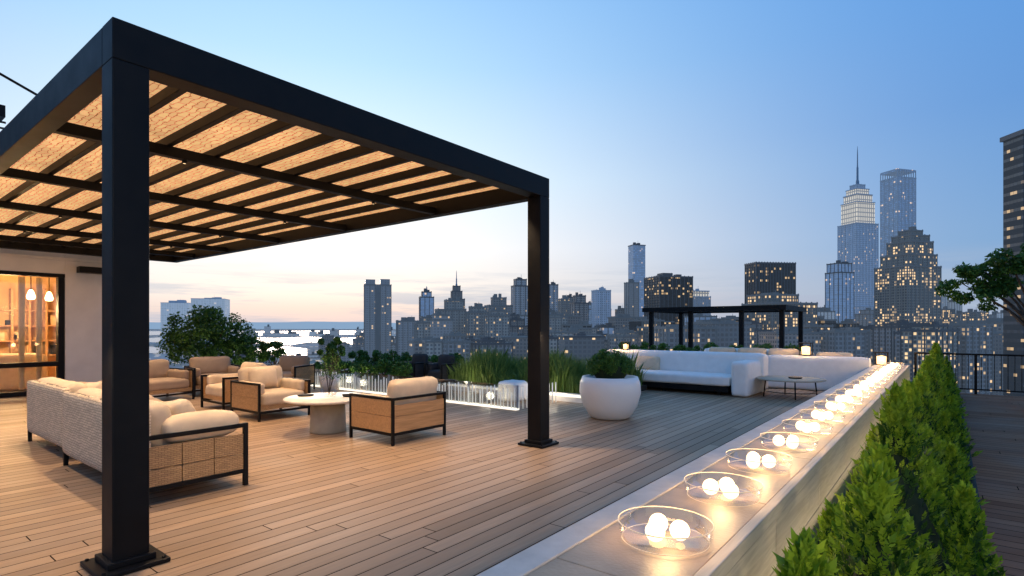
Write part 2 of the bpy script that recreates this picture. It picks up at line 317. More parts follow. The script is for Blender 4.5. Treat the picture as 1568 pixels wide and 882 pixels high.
def tower(name,tiers,D,mat,pier=m_pier,rot=.28,spire=None,piers=True,ratio=.8,extra=None,roof=True,crown=None,pw=7):
    """tiers: (a0,a1,top) image pixel coordinates; stacked from street level"""
    ac=(tiers[0][0]+tiers[0][1])/2; ox,oy=image_x_to_world(ac,D); mb=MB(); zb=-60
    for (a0,a1,top) in tiers:
        zt=EYE+(500-top)/F*D; W=(a1-a0)/F*D; w=W/(math.cos(rot)+ratio*math.sin(rot)); dp=w*ratio
        cx=((a0+a1)/2-ac)/F*D*math.cos(rot); cy=-((a0+a1)/2-ac)/F*D*math.sin(rot)
        hi=2 if (crown and top in crown) else 0
        mb.box(cx-w/2,cx+w/2,cy-dp/2,cy+dp/2,zb,zt,hi)
        if piers and not hi:
            for sgn,ln,ax in ((-1,w,0),(1,w,0),(-1,dp,1),(1,dp,1)):
                k=max(2,min(14,int(ln/pw)))
                for i in range(k+1):
                    q=-ln/2+ln*i/k
                    if ax==0: mb.box(cx+q-.5,cx+q+.5,cy+sgn*(dp/2+.25)-.35,cy+sgn*(dp/2+.25)+.35,zb+.1,zt+1.2,1)
                    else: mb.box(cx+sgn*(w/2+.25)-.35,cx+sgn*(w/2+.25)+.35,cy+q-.5,cy+q+.5,zb+.1,zt+1.21,1)
        mb.box(cx-w/2-.8,cx+w/2+.8,cy-dp/2-.8,cy+dp/2+.8,zt-1.5,zt+.4,1)
        zb=zt+.41
    if roof:
        random.seed(int(ac*7+D))
        for _ in range(3):
            rw=w*random.uniform(.12,.3); rx=cx+random.uniform(-.3,.3)*w; ry=cy+random.uniform(-.25,.25)*dp; rh=random.uniform(2,6)*D/900
            mb.box(rx-rw/2,rx+rw/2,ry-rw/2,ry+rw/2,zb,zb+rh,1)
        mb.tube((cx+.1*w,cy,zb),(cx+.1*w,cy,zb+8*D/900),.35,.2,1,5)
    if spire:
        zt=EYE+(500-spire)/F*D; h=zt-zb
        mb.lathe([(w*.16,0),(w*.15,h*.10),(w*.10,h*.14),(w*.09,h*.45),(w*.06,h*.48),(w*.045,h*.8),(w*.015,h)],(cx,cy,zb),10,3)
    if extra: extra(mb,w,dp,zb,D)
    r=YAW+rot
    return mb.build(name,[mat,pier,m_crown,m_mast],(ox,oy,0),r)
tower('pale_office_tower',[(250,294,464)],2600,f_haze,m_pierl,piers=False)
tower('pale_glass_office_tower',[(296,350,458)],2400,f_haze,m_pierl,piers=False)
def twin(mb,w,dp,zb,D):
    mb.box(-w*.46,-w*.1,-dp*.4,dp*.4,zb,zb+8,0); mb.box(w*.1,w*.46,-dp*.4,dp*.4,zb,zb+9,0)
    mb.box(-w*.08,w*.08,-dp/2-1.2,-dp/2-.05,-60,zb-3,1)
tower('twin_shaft_tower',[(555,601,437)],900,f_grey,m_pier,extra=twin,roof=False)
tower('slender_dark_tower',[(641,665,455),(645,661,447)],1100,f_blue,m_pierd,spire=438)
tower('spired_city_tower',[(686,712,458),(690,708,446),(693,705,438)],1200,f_brown,m_pierd,spire=414,roof=False)
tower('broad_apartment_block',[(665,714,474),(680,710,460)],700,f_beige)
tower('stepped_apartment_block',[(712,748,478),(718,744,470)],680,f_beige)
tower('brick_apartment_tower',[(742,784,468),(752,775,456)],800,f_brown)
tower('dark_office_tower',[(783,812,438),(787,806,428)],900,f_grey,m_pierd)
tower('slim_office_tower',[(838,854,436)],1000,f_grey,m_pierd)
tower('apartment_tower',[(855,876,458)],900,f_beige)
tower('apartment_tower',[(874,900,464),(878,896,453)],850,f_brown,m_pierd)
tower('low_brick_block',[(838,890,508)],560,f_beige)
tower('pale_residential_tower',[(907,934,445)],1000,f_emp,m_pierl)
tower('blue_glass_tower',[(963,987,376)],1300,f_blue,m_pierd,piers=False)
tower('concrete_tower',[(957,977,433)],1000,f_grey)
tower('dark_slab_tower',[(990,1056,425)],850,f_black,m_pierd)
tower('lit_roof_office_tower',[(1034,1084,455),(1050,1083,446)],900,f_emp,m_pierl,crown=(446,))
tower('black_office_slab',[(1145,1213,404)],750,f_black,m_pierd,rot=.15,ratio=.45,roof=False,pw=4)
tower('lit_apartment_block',[(1145,1240,465),(1150,1215,452)],620,f_lit)
tower('bluish_office_tower',[(1268,1303,418),(1270,1300,404)],1000,f_blue,m_pierd)
tower('stepped_spired_skyscraper',[(1286,1341,470),(1289,1338,345),(1293,1334,312),(1296,1331,300),(1299,1327,291),(1304,1322,284)],1150,f_emp,m_pierl,spire=224,roof=False,crown=(312,300,291),pw=8)
def crown2(mb,w,dp,zb,D):
    for i in range(9):
        q=-w/2+w*i/8
        mb.box(q-.8,q+.8,-dp/2,-dp/2+1.2,zb,zb+16,1); mb.box(q-.8,q+.8,dp/2-1.2,dp/2,zb,zb+16,1)
    mb.box(-w/2,w/2,-dp/2+1.3,dp/2-1.3,zb+12,zb+17,0)
tower('slender_glass_skyscraper',[(1354,1396,275)],1200,f_blue,m_pierl,extra=crown2,roof=False,pw=9)
tower('art_deco_lit_tower',[(1350,1428,410),(1358,1424,392),(1366,1420,372),(1372,1416,362),(1380,1408,354)],720,f_lit,m_pier)
tower('small_dome_tower',[(1468,1515,492),(1478,1508,478)],900,f_lit,m_pier)
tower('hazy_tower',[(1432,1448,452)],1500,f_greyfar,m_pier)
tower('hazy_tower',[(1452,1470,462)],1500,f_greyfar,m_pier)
tower('dark_glass_high_rise',[(1551,1760,206)],230,f_near,m_pierd,rot=0,ratio=.16,piers=False,roof=False)
random.seed(11)
def filler(n,a0,a1,t0,t1,d0,d1,w0,w1,mats):
    for i in range(n):
        a=a0+(a1-a0)*(i+random.random())/n; D=random.uniform(d0,d1); w=random.uniform(w0,w1)
        t=random.uniform(t0,t1); ww=w/D*F
        tiers=[(a-ww/2,a+ww/2,t)]
        if random.random()<.5: tiers.append((a-ww*.32,a+ww*.32,t-random.uniform(4,11)))
        tower('city_building',tiers,D,random.choice(mats),random.choice([m_pier,m_pierd,m_pier]),rot=random.choice([.28,.1,.5]),ratio=random.uniform(.6,1),piers=random.random()<.6)
filler(16,620,860,482,502,650,1000,28,46,[f_brown,f_beige,f_grey])
filler(10,770,960,464,488,900,1300,26,42,[f_brown,f_grey,f_blue])
filler(24,860,1300,480,502,600,1000,28,50,[f_brown,f_beige,f_blue,f_black])
filler(26,990,1560,492,516,420,640,24,44,[f_far,f_lit,f_brown,f_far])
filler(16,1220,1560,474,492,900,1400,28,50,[f_grey,f_greyfar,f_lit])
filler(20,630,1100,512,532,480,640,26,44,[f_brown,f_beige,f_far])
filler(9,500,640,518,532,900,1300,24,40,[f_far,f_grey,f_brown])
filler(8,330,520,538,548,800,1100,20,30,[f_greyfar,f_far])
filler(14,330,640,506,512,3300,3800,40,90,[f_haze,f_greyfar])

# ------------------------------------------------------------------ roof terrace
mb=MB(); mb.box(-15.6,.2,-7,16.1,-.12,0,0); mb.box(-12.4,-1.35,16.101,24,-.12,0,0); mb.build('timber_deck',[m_deck])
mb=MB(); mb.box(.204,7,-7,16.1,-.12,-.001,0); mb.build('side_deck',[m_deck2])
mb=MB(); mb.box(-22,7.1,-7.1,16.2,-60,-.125,0); mb.box(-12.5,-1.3,16.21,24.1,-60,-.126,0); mb.build('host_apartment_building',[f_side])

# pergola
PX0,PX1,PY0,PY1,PT=-15.55,-3.98,1.135,5.83,3.385
mb=MB()
w=.2
for y0 in (PY0,PY1-w):
    mb.box(PX1-w,PX1,y0,y0+w,0.03,PT-.25,0)
    mb.box(PX1-w/2-.19,PX1-w/2+.19,y0+w/2-.19,y0+w/2+.19,.002,.03,0)
    mb.box(PX1-w/2-.13,PX1-w/2+.13,y0+w/2-.13,y0+w/2+.13,.0301,.07,0)
    for dx in (-.16,.16):
        for dy in (-.16,.16): mb.lathe([(.001,.0),(.014,.0),(.014,.012),(.001,.014)],(PX1-w/2+dx,y0+w/2+dy,.0301),6,0)
mb.box(PX1-.19,PX1,PY0,PY1,PT-.249,PT,0)
mb.box(PX0,PX0+.19,PY0,PY1,PT-.249,PT,0)
mb.box(PX0+.191,PX1-.191,PY0,PY0+.14,PT-.247,PT-.002,0)
mb.box(PX0+.191,PX1-.191,PY1-.14,PY1,PT-.247,PT-.002,0)
for x in (-5.95,-8.15,-10.35,-12.55,-14.2): mb.box(x-.045,x+.045,PY0+.141,PY1-.141,PT-.235,PT-.135,0)
n=10; ys=[PY0+.14+(PY1-PY0-.28)*i/n for i in range(n+1)]
for y in ys[1:-1]: mb.box(PX0+.192,PX1-.192,y-.028,y+.028,PT-.134,PT-.045,0)
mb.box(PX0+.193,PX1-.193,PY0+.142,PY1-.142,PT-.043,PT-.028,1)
lamps=[]
for x in (-5.95,-8.15,-10.35,-12.55):
    for y in (2.3,4.6):
        mb.lathe([(.001,0),(.022,0),(.022,.03)],(x,y,PT-.266),14,0); mb.disc((x,y,PT-.267),.013,2,14); lamps.append((x,y))
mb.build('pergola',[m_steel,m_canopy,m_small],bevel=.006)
def spot(name,loc,tgt,e,ang=100,blend=1,size=.04,col=(1,.70,.42)):
    l=bpy.data.lights.new(name,'SPOT'); l.energy=e; l.spot_size=math.radians(ang); l.spot_blend=blend; l.shadow_soft_size=size; l.color=col
    o=bpy.data.objects.new(name,l); S.collection.objects.link(o); o.location=loc
    o.rotation_euler=(Vector(tgt)-Vector(loc)).to_track_quat('-Z','Y').to_euler(); return o
def point(name,loc,e,col=(1,.66,.36),size=.05):
    l=bpy.data.lights.new(name,'POINT'); l.energy=e; l.color=col; l.shadow_soft_size=size
    o=bpy.data.objects.new(name,l); S.collection.objects.link(o); o.location=loc; return o
for x,y in lamps: spot('pergola_downlight',(x,y,PT-.31),(x+.15,y,0),250,108)
for y in (1.55,3.5,5.45): spot('beam_downlight',(-4.28,y,PT-.27),(-4.45,y,0),190,85,1)
for x in (-6.6,-9.4,-12.5): spot('edge_downlight',(x,1.05,PT-.27),(x,1.35,0),150,115,1)
spot('post_downlight',(-3.90,5.62,1.5),(-3.8,5.5,0),24,110,1); spot('post_downlight',(-4.0,1.0,1.5),(-3.9,.85,0),24,110,1)

# neighbouring house on the left
m_warmroom=simple('warm_interior',(.62,.40,.20),.8,0,.2,2)
mb=MB(); WX=-15.6; H=4.2
mb.box(WX-.3,WX,3.55,5.0,0,H,0); mb.box(WX-.3,WX,-7,3.549,2.68,H,0)
mb.box(WX-6,WX-.301,4.7,5.0,0,H,0); mb.box(WX-6.1,WX+.05,-7,5.05,H+.001,H+.2,0)
mb.box(WX+.001,WX+.035,-7,5.03,2.98,3.05,0)
for y in (3.49,1.85,.2,-1.4,-3): mb.box(WX-.18,WX+.02,y-.06,y+.05,0,2.6,1)
mb.box(WX-.18,WX+.021,-7,3.548,2.6,2.679,1); mb.box(WX-.17,WX+.015,-7,3.54,.62,.72,1); mb.box(WX-.17,WX+.016,-7,3.54,0,.1,1)
mb.box(WX-.08,WX-.07,-7,3.5,.1,2.6,2)
mb.box(WX-4,WX-3.9,-7,4.69,0,H,3); mb.box(WX-3.9,WX-.31,4.6,4.69,0,H,3); mb.box(WX-3.9,WX-.31,-7,4.59,-.02,.005,3); mb.box(WX-3.9,WX-.31,-7,4.59,2.9,2.95,3)
for y,x in ((3.4,WX-2.3),(2.7,WX-2.1),(1.6,WX-2.4),(3.9,WX-3)):
    mb.tube((x,y,2.9),(x,y,2.42),.01,mi=1); mb.lathe([(.02,.2),(.05,.16),(.09,.02),(.07,-.04),(.001,-.05)],(x,y,2.22),16,4)
for y in (2.2,2.55,2.9,3.25,3.6,3.95,4.3): mb.box(WX-3.88,WX-3.6,y,y+.05,.1,2.5,5)
for z in (.7,1.1,1.5,1.9): mb.box(WX-3.88,WX-3.62,1.5,4.5,z,z+.04,5)
for i in range(26): 
    y=random.uniform(1.6,4.4); z=random.choice((.74,1.14,1.54)); h=random.uniform(.12,.3); mb.box(WX-3.85,WX-3.66,y,y+random.uniform(.05,.14),z,z+h,random.choice((6,1,3)))
mb.rbox((WX-1.6,2.9,.45),(1.,1.2,.8),.1,6,.02)
mb.box(WX+.04,WX+.3,3.75,4.85,2.72,2.86,1)
for y in (2.9,3.2): mb.tube((WX-.5,y,.1),(WX-.5,y,2.6),.05,.06,6)
mb.build('white_rendered_house',[m_white,m_steel,m_glass2,m_warmroom,m_lamp,m_oak,m_cream],bevel=.004)
point('interior_pendant_light',(WX-2.2,3.0,1.9),190,(1,.62,.28),.15); point('interior_pendant_light',(WX-2.2,1.4,1.9),130,(1,.62,.28),.15)
mb=MB()
mb.box(-21,-15.9,-3,2.6,6.0,6.25,0); mb.box(-21,-16.4,-3,2.2,6.251,6.75,0)
for x in (-20,-16.5):
    for y in (-2.5,2.2): mb.box(x-.08,x+.08,y-.08,y+.08,4.41,6.0,0)
for i in range(6): mb.box(-15.9+.02,-15.86,-3,2.6,5.2+i*.13,5.24+i*.13,0)
mb.tube((-16,-1.5,8.6),(-15.8,4.6,6.0),.03); mb.build('rooftop_plant_canopy',[m_steel])
# added fill lamp behind the camera, brightens shrubs, ledge side and side deck
mb=MB(); lx,ly=2.3,-1.6
mb.tube((lx,ly,0),(lx,ly,2.75),.04); mb.lathe([(.001,0),(.16,0),(.16,.02),(.001,.02)],(lx,ly,.001),24,0)
mb.lathe([(.14,0),(.16,.3)],(lx,ly,2.72),24,1); mb.lathe([(.20,0),(.03,.1)],(lx,ly,3.03),24,0); mb.build('added_fill_lamp',[m_steel,m_glass2])
point('added_fill_lamp_light',(lx,ly,2.87),420,(1,.78,.50),.14)

# ------------------------------------------------------------------ candle ledge
LX0,LX1,LZ=-1.33,-.67,.6
mb=MB(); 
mb.box(LX0+.03,LX1-.022,-3,15.9,0,LZ-.05,1)
mb.box(LX0,LX0+.13,-3,15.95,LZ-.05,LZ+.006,2)
y=-3.; k=0
while y<15.9:
    mb.box(LX0+.133,LX1-.05,y,min(y+1.196,15.95),LZ-.05,LZ,0)
    mb.box(LX1-.02,LX1-.001,y,min(y+1.194,15.95),.02,.29,3); mb.box(LX1-.02,LX1-.002,y,min(y+1.194,15.95),.294,LZ-.061,3)
    y+=1.2
mb.box(LX1-.047,LX1,-3,15.95,LZ-.06,LZ+.004,3)
mb.build('candle_ledge_wall',[m_stone,m_white,m_coping,m_ledgeside],bevel=.004)
mb=MB(); r=.19
mb.lathe([(.001,.004),(.16,.004),(.180,.015),(r,.04),(r+.003,.08)],(0,0,0),44,0)
mb.lathe([(r+.003+.0025*math.cos(t),.081+.0025*math.sin(t)) for t in [i/6*6.2832 for i in range(7)]],(0,0,0),44,2)
mb.lathe([(.178+.002*math.cos(t),.008+.002*math.sin(t)) for t in [i/6*6.2832 for i in range(7)]],(0,0,0),44,2)
for a,q in ((.3,.06),(2.4,.065),(4.4,.06)): mb.ball((q*math.cos(a),q*math.sin(a),.050),.041,1,18)
Yb=[];yy=2.22; bowl=None
while yy<15.6:
    if bowl is None:
        bowl=mb.build('candle_bowl',[m_glass,m_candle,m_rim],(-.93,yy,LZ+.002)).data
    else: place('candle_bowl',bowl,(-.93+random.uniform(-.015,.015),yy,LZ+.002),random.random()*6)
    Yb.append(yy); yy+=.75
for q in Yb: point('candle_light',(-.93,q,LZ+.14),5.5,(1,.60,.26),.06)

# planter + arborvitae, with an added fill strip to brighten ledge side and shrubs
mb=MB(); mb.box(-.66,.2,-3,15.9,.003,.10,0); mb.box(.16,.2,-3,15.9,.1002,.16,1); mb.build('planting_bed',[m_soil,m_steel])
mb=MB(); mb.box(-.555,-.535,0,15.8,.1003,.125,0); mb.build('added_ledge_light_housing',[m_steel])
al=bpy.data.lights.new('added_ledge_fill_light','AREA'); al.shape='RECTANGLE'; al.size=.04; al.size_y=15.5; al.energy=34; al.color=(1,.80,.55)
ao=bpy.data.objects.new('added_ledge_fill_light',al); S.collection.objects.link(ao); ao.location=(-.55,7.9,.14)
ao.rotation_euler=(0,math.radians(180+28),0)
def arbor(seed):
    g=np.random.default_rng(seed); mb=MB()
    leaders=[(0,0,1.0,.20)]
    for a in np.arange(6)*1.047+g.random():
        q=g.uniform(.14,.21); leaders.append((q*math.cos(a),q*math.sin(a),g.uniform(.34,.74),.13))
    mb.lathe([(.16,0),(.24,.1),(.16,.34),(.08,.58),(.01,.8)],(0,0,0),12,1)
    for li,(bx,by,H,rr) in enumerate(leaders):
        n=1100 if li==0 else 480; t=g.random(n)**.9; ang=g.random(n)*6.283
        lump=1+.3*np.sin(ang*3+t*14+li); dep=np.sqrt(g.random(n))
        prof=rr*np.minimum(1,(1-t)**.85*1.2)*(.5+.5*dep)*lump+.004
        p=np.stack([bx+np.cos(ang)*prof,by+np.sin(ang)*prof,.04+t*(H-.05)],1)
        out=np.stack([np.cos(ang),np.sin(ang),np.zeros(n)],1)
        d=out*(.75*(1-t)[:,None]+.1)+np.array([0,0,1.])+g.normal(size=(n,3))*.3; d/=np.linalg.norm(d,axis=1)[:,None]
        s=np.cross(d,out+g.normal(size=(n,3))*.8); s/=np.linalg.norm(s,axis=1)[:,None]
        nn=np.cross(d,s); ln=.038*(.6+.7*g.random((n,1)))
        mi=np.where((dep>.66)|(t>.85),0,2).tolist()  # inner fronds take the shade-dark material, outer ones and tips the bright
        for fa,fl,off in ((0,1,.25),(.55,.6,.0),(-.55,.6,.0),(.6,.5,.4),(-.6,.5,.4),(.9,.35,-.15),(-.9,.35,-.15)):
            dd=d*math.cos(fa)+s*math.sin(fa); ss=np.cross(dd,nn)
            b0=p+d*ln*off; l=ln*fl; wd=l*.13+.0012
            v=np.stack([b0,b0+dd*l*.5+ss*wd,b0+dd*l,b0+dd*l*.5-ss*wd],1).reshape(-1,3)
            mb.arr(v,4,mi)
    return mb
vars_=[]
y=1.30;i=0
hs=[.95,1.0,.9,1.08,.88,1.04,.94]
while y<15.6:
    xx=-.24 if i==0 else -.18
    if i<3:
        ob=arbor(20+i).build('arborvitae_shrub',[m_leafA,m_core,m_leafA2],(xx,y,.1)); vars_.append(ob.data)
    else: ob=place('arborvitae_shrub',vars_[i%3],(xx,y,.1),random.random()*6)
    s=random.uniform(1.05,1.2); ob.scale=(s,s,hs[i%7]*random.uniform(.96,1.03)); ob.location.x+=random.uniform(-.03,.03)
    y+=.62; i+=1

# railing on far edge
mb=MB()
mb.box(-.6,7,15.97,16.03,.86,.90,0); mb.box(-.6,7,15.98,16.02,.09,.12,0); 
for i in range(8): mb.box(-.6+i*1.08,-.6+i*1.08+.05,15.975,16.025,0,.86,0)
x=-.5
while x<7: mb.tube((x,16,.1),(x,16,.87),.007,mi=0,seg=6); x+=.11
mb.build('steel_railing',[m_steel])

# ------------------------------------------------------------------ white bowl planter with bush
mb=MB(); mb.lathe([(.01,0),(.27,0),(.33,.03),(.44,.2),(.5,.42),(.49,.58),(.45,.68),(.42,.68),(.41,.62),(.01,.61)],(0,0,0),48,0)
mb.disc((0,0,.625),.41,1)
cl=[]
for i in range(80):
    a=random.random()*6.28; q=random.random()**.5
    cl.append(((.33*q*math.cos(a),.33*q*math.sin(a),.74+.36*math.sqrt(max(0,1-q*q))*random.uniform(.3,1)),.085))
leaves(mb,cl,150,.032,2,asp=.55)
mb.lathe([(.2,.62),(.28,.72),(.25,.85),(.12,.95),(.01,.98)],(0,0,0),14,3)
mb.build('potted_boxwood',[m_whitepot,m_soil,m_leafB,m_core],(-4.36,8.15,0))

# ------------------------------------------------------------------ seating
def rotT(px,py,pz,ax,ang): return Matrix.Translation((px,py,pz))@Matrix.Rotation(ang,4,ax)@Matrix.Translation((-px,-py,-pz))
def armchair(name,loc,rz,w=.9,d=.92,panel=m_oak,cush=m_cream,hb=.60,pillow=False):
    """front faces local +Y"""
    mb=MB(); t=.035
    for x in (-w/2,w/2-t):
        for y in (-d/2,d/2-t): mb.box(x,x+t,y,y+t,0,hb,0)
        mb.box(x+.001,x+t-.001,-d/2+t,d/2-t,hb-t,hb-.001,0); mb.box(x+.001,x+t-.001,-d/2+t,d/2-t,.12,.12+t,0)
    mb.box(-w/2+t,w/2-t,-d/2+.001,-d/2+t,hb-t,hb-.002,0)
    for y in (-d/2+.002,d/2-t): mb.box(-w/2+t,w/2-t,y,y+t-.002,.12,.12+t,0)
    mb.box(-w/2+t,w/2-t,-d/2+.008,-d/2+.03,.157,.36,1); mb.box(-w/2+t,w/2-t,-d/2+.008,-d/2+.03,.364,hb-t-.06,1)
    for x in (-w/2+.008,w/2-.03): mb.box(x,x+.022,-d/2+t,d/2-t,.157,.36,1); mb.box(x,x+.022,-d/2+t,d/2-t,.364,hb-t-.003,1)
    mb.box(-w/2+t,w/2-t,-d/2+.04,d/2-.04,.17,.24,1)
    mb.rbox((0,.06,.33),(w-.14,d-.18,.2),.06,2,.02)
    T=rotT(0,-d/2+.16,.4,'X',.16)
    mb.rbox((0,-d/2+.19,.60),(w-.16,.2,.42),.08,2,.035,T=T)
    for x in (-w/2+.1,w/2-.1): mb.rbox((x,.02,.5),(.13,d-.2,.2),.05,2,.01)
    if pillow: mb.rbox((.05,-d/2+.36,.62),(.46,.15,.34),.07,2,.06,T=rotT(0,-d/2+.3,.5,'X',.3))
    return mb.build(name,[m_steel,panel,cush],loc,rz,bevel=.003)
armchair('oak_armchair',(-5.9,4.98,0),math.radians(90),.94,.9)
armchair('lounge_armchair',(-8.95,4.8,0),math.radians(-90),.9,.95,m_wick,pillow=True)
armchair('oak_armchair',(-10.45,4.95,0),math.radians(180),.9,.92)
armchair('taupe_lounge_chair',(-12.6,4.3,0),math.radians(-80),1.1,.95,m_wick,m_beige,.62)
armchair('taupe_lounge_chair',(-12.9,5.6,0),math.radians(-100),1.0,.95,m_wick,m_beige,.62)
armchair('grey_lounge_chair',(-12.1,6.9,0),math.radians(-150),.9,.9,m_wick,m_beige,.6)
armchair('charcoal_chair',(-10.6,9.5,0),math.radians(180),.62,.62,m_dark,m_dark,.6)
armchair('charcoal_chair',(-9.75,9.6,0),math.radians(180),.62,.62,m_dark,m_dark,.6)
def sofa(name,loc,rz,w,d=.88,n=3,panel=m_wick,back=m_wick2):
    mb=MB(); t=.04; hb=.59
    for x in (-w/2,w/2-t):
        for y in (-d/2,d/2-t): mb.box(x,x+t,y,y+t,0,hb,0)
        mb.box(x+.001,x+t-.001,-d/2+t,d/2-t,hb-t,hb-.001,0); mb.box(x+.001,x+t-.001,-d/2+t,d/2-t,.12,.155,0)
        xo=x+.008
        for j in range(3):
            y0=-d/2+t+(d-2*t)*j/3; mb.box(xo,xo+.024,y0+.004,y0+(d-2*t)/3-.004,.158,.30,1); mb.box(xo,xo+.024,y0+.004,y0+(d-2*t)/3-.004,.306,hb-t-.06,1)
    mb.box(-w/2+t,w/2-t,d/2-t,d/2-.002,.12,.19,0)
    mb.box(-w/2+t,w/2-t,-d/2+.03,d/2-.05,.16,.25,1)
    mb.rbox((0,-d/2+.03,.47),(w-.01,.11,.68),.05,3,0)
    cw=(w-.2)/n
    for i in range(n):
        x=-w/2+.1+cw*(i+.5)
        mb.rbox((x,.06,.35),(cw-.01,d-.2,.21),.07,2,.025)
        mb.rbox((x,-d/2+.22,.63),(cw-.02,.22,.42),.09,2,.04,T=rotT(x,-d/2+.2,.4,'X',.18))
    for sx in (-1,1): mb.rbox((sx*(w/2-.14),.06,.60),(.26,d-.22,.20),.09,2,.03)
    mb.rbox((w/2-.42,.0,.66),(.46,.16,.34),.07,2,.06,T=rotT(0,0,.55,'X',.45)@rotT(w/2-.42,0,.6,'Z',.35))
    mb.rbox((w/2-.85,.0,.64),(.44,.15,.32),.07,4,.06,T=rotT(0,0,.55,'X',.5)@rotT(w/2-.85,0,.6,'Z',-.2))
    return mb.build(name,[m_steel,panel,m_cream,back,m_beige],loc,rz,bevel=.003)
sofa('wicker_sofa',(-6.35,2.13,0),0,2.3)
sofa('wicker_sofa',(-8.6,2.2,0),0,1.7,n=2)

# coffee table with vase
mb=MB()
mb.lathe([(.001,.0),(.25,0),(.25,.02),(.235,.45),(.001,.45)],(0,0,0),40,1)
mb.lathe([(.001,.451),(.57,.451),(.6,.462),(.6,.482),(.59,.49),(.001,.49)],(0,0,0),56,0)
mb.build('round_coffee_table',[m_tabletop,m_ped],(-6.98,4.6,0))
mb=MB()
mb.lathe([(.01,0),(.09,.0),(.12,.05),(.13,.12),(.11,.2),(.10,.24),(.103,.245)],(0,0,0),28,0)
for i in range(14):
    a=i*.57+random.random()*.3; q=random.uniform(.06,.17); h=random.uniform(.36,.62); mb.tube((0,0,.02),(q*.4*math.cos(a),q*.4*math.sin(a),.25),.003,mi=2,seg=5); mb.tube((q*.4*math.cos(a),q*.4*math.sin(a),.25),(q*math.cos(a),q*math.sin(a),h),.003,.0015,mi=2,seg=5)
    leaves(mb,[((q*.9*math.cos(a),q*.9*math.sin(a),h-.04*k),.05) for k in range(4)],7,.03,1)
mb.lathe([(.001,0),(.07,0),(.09,.03),(.085,.032),(.06,.008),(.001,.007)],(.3,.12,.001),20,3)
mb.lathe([(.001,0),(.11,0),(.12,.012),(.001,.012)],(-.28,-.2,.001),20,3)
mb.build('glass_vase_with_sprigs',[m_glass,m_leafB,m_bark,m_dark],(-7.08,4.68,.491))
# low glass rod screen
mb=MB(); X0,X1,Y=-13.2,-6.05,7.85
mb.box(X0,X1,Y-.05,Y+.05,0,.03,1); mb.box(X0,X1,Y-.012,Y+.012,.03,.44,2)
x=X0+.03;k=0
while x<X1:
    mb.tube((x,Y-.035,.03),(x,Y-.035,random.uniform(.30,.43)),.010 if k%3 else .014,mi=0,seg=7); x+=random.uniform(.05,.12); k+=1
x=X0
while x<X1: mb.box(x,x+.02,Y-.016,Y+.016,.03,.445,3); x+=1.19
yy=Y+.08
while yy<9.2: mb.tube((X1-.03,yy,0),(X1-.03,yy,.4),.010,mi=0,seg=7); yy+=.12
mb.build('glass_rod_screen',[m_rod,m_led,m_glass2,m_mast])
for x in (-7,-9,-11): point('screen_light',(x,Y+.3,.15),6,(1,.85,.62),.08)
# grass bed with lit kerb
mb=MB(); mb.box(-9.7,-5.55,9.35,9.45,0,.16,1); mb.box(-9.7,-5.55,9.451,12.2,0,.12,0); mb.box(-9.7,-5.55,9.34,9.349,.10,.145,2)
def blades(mb,n,x0,x1,y0,y1,h0,h1,mi):
    p=np.stack([rng.uniform(x0,x1,n),rng.uniform(y0,y1,n),np.full(n,.1)],1); a=rng.random(n)*6.283
    s=np.stack([np.cos(a),np.sin(a),0*a],1)*.008; h=rng.uniform(h0,h1,n)*(.75+.35*np.sin(p[:,0]*3.1)*np.sin(p[:,1]*2.3+1)); ln=rng.normal(size=(n,3))*.12; ln[:,2]=0
    m1=p+ln*.35; m1[:,2]+=h*.6; m2=p+ln*1.3; m2[:,2]+=h
    mb.arr(np.stack([p-s,p+s,m1+s*.8,m2,m1-s*.8],1).reshape(-1,3),5,mi)
blades(mb,14000,-9.65,-5.6,9.5,12.1,.55,.9,3)
mb.build('ornamental_grass_bed',[m_soil,m_white,m_led,m_grass])
mb=MB(); mb.rbox((0,0,.2),(.5,.5,.4),.1,0,.01); mb.build('white_pouf',[m_whitefab],(-6.9,8.8,0))
mb=MB(); mb.lathe([(.001,.3),(.22,.3),(.22,.33),(.001,.33)],seg=24); mb.tube((0,0,0),(0,0,.3),.03); mb.disc((0,0,.01),.14); mb.build('small_side_table',[m_steel],(-8.6,8.6,0))
point('planter_strip_light',(-6.2,9.15,.3),6,(1,.85,.65),.1); point('planter_strip_light',(-8.5,9.15,.3),7,(1,.85,.65),.1)

# shrubs and trees along the left edge
def bush(name,loc,rx,rz_,n=26,size=.07,mat=m_leafD,pot=True,k_=150):
    mb=MB(); cl=[]
    for i in range(n):
        a=random.random()*6.28; q=random.random()**.5; z=random.uniform(-.7,1)
        k=math.sqrt(max(.05,1-z*z)); cl.append(((rx*q*k*math.cos(a),rx*q*k*math.sin(a),loc[2]+rz_*(1+z*.85)),rx*random.uniform(.16,.3)))
    leaves(mb,cl,k_,size)
    mb.tube((0,0,0),(0,0,loc[2]+rz_*.8),.04,.02,1)
    for i in range(6): mb.tube((0,0,loc[2]*.6+.1),cl[i][0],.018,.006,1,5)
    if pot: mb.lathe([(.001,0),(.2,0),(.26,.35),(.23,.35),(.22,.3),(.001,.3)],seg=24,mi=2)
    return mb.build(name,[mat,m_bark,m_white],(loc[0],loc[1],0))
bush('leafy_tree',(-14.55,6.15,.45),.98,.74,62,.08)
bush('leafy_tree',(-14.1,6.9,.3),.6,.5,30,.075)
bush('round_topiary',(-13.6,7.4,.55),.32,.28,22,.05)
bush('small_tree',(-11.45,7.6,.45),.33,.45,18,.06,m_leafB)
x=-13.
while x<-9.9: bush('low_shrub',(x,8.5+random.uniform(-.15,.15),.12),.36,random.uniform(.2,.32),16,.06,m_leafB,False); x+=.48
x=-14.5
while x<-9.9: bush('back_hedge_shrub',(x,10.6,.1),.5,.32,16,.07,m_leafD,False); x+=.8
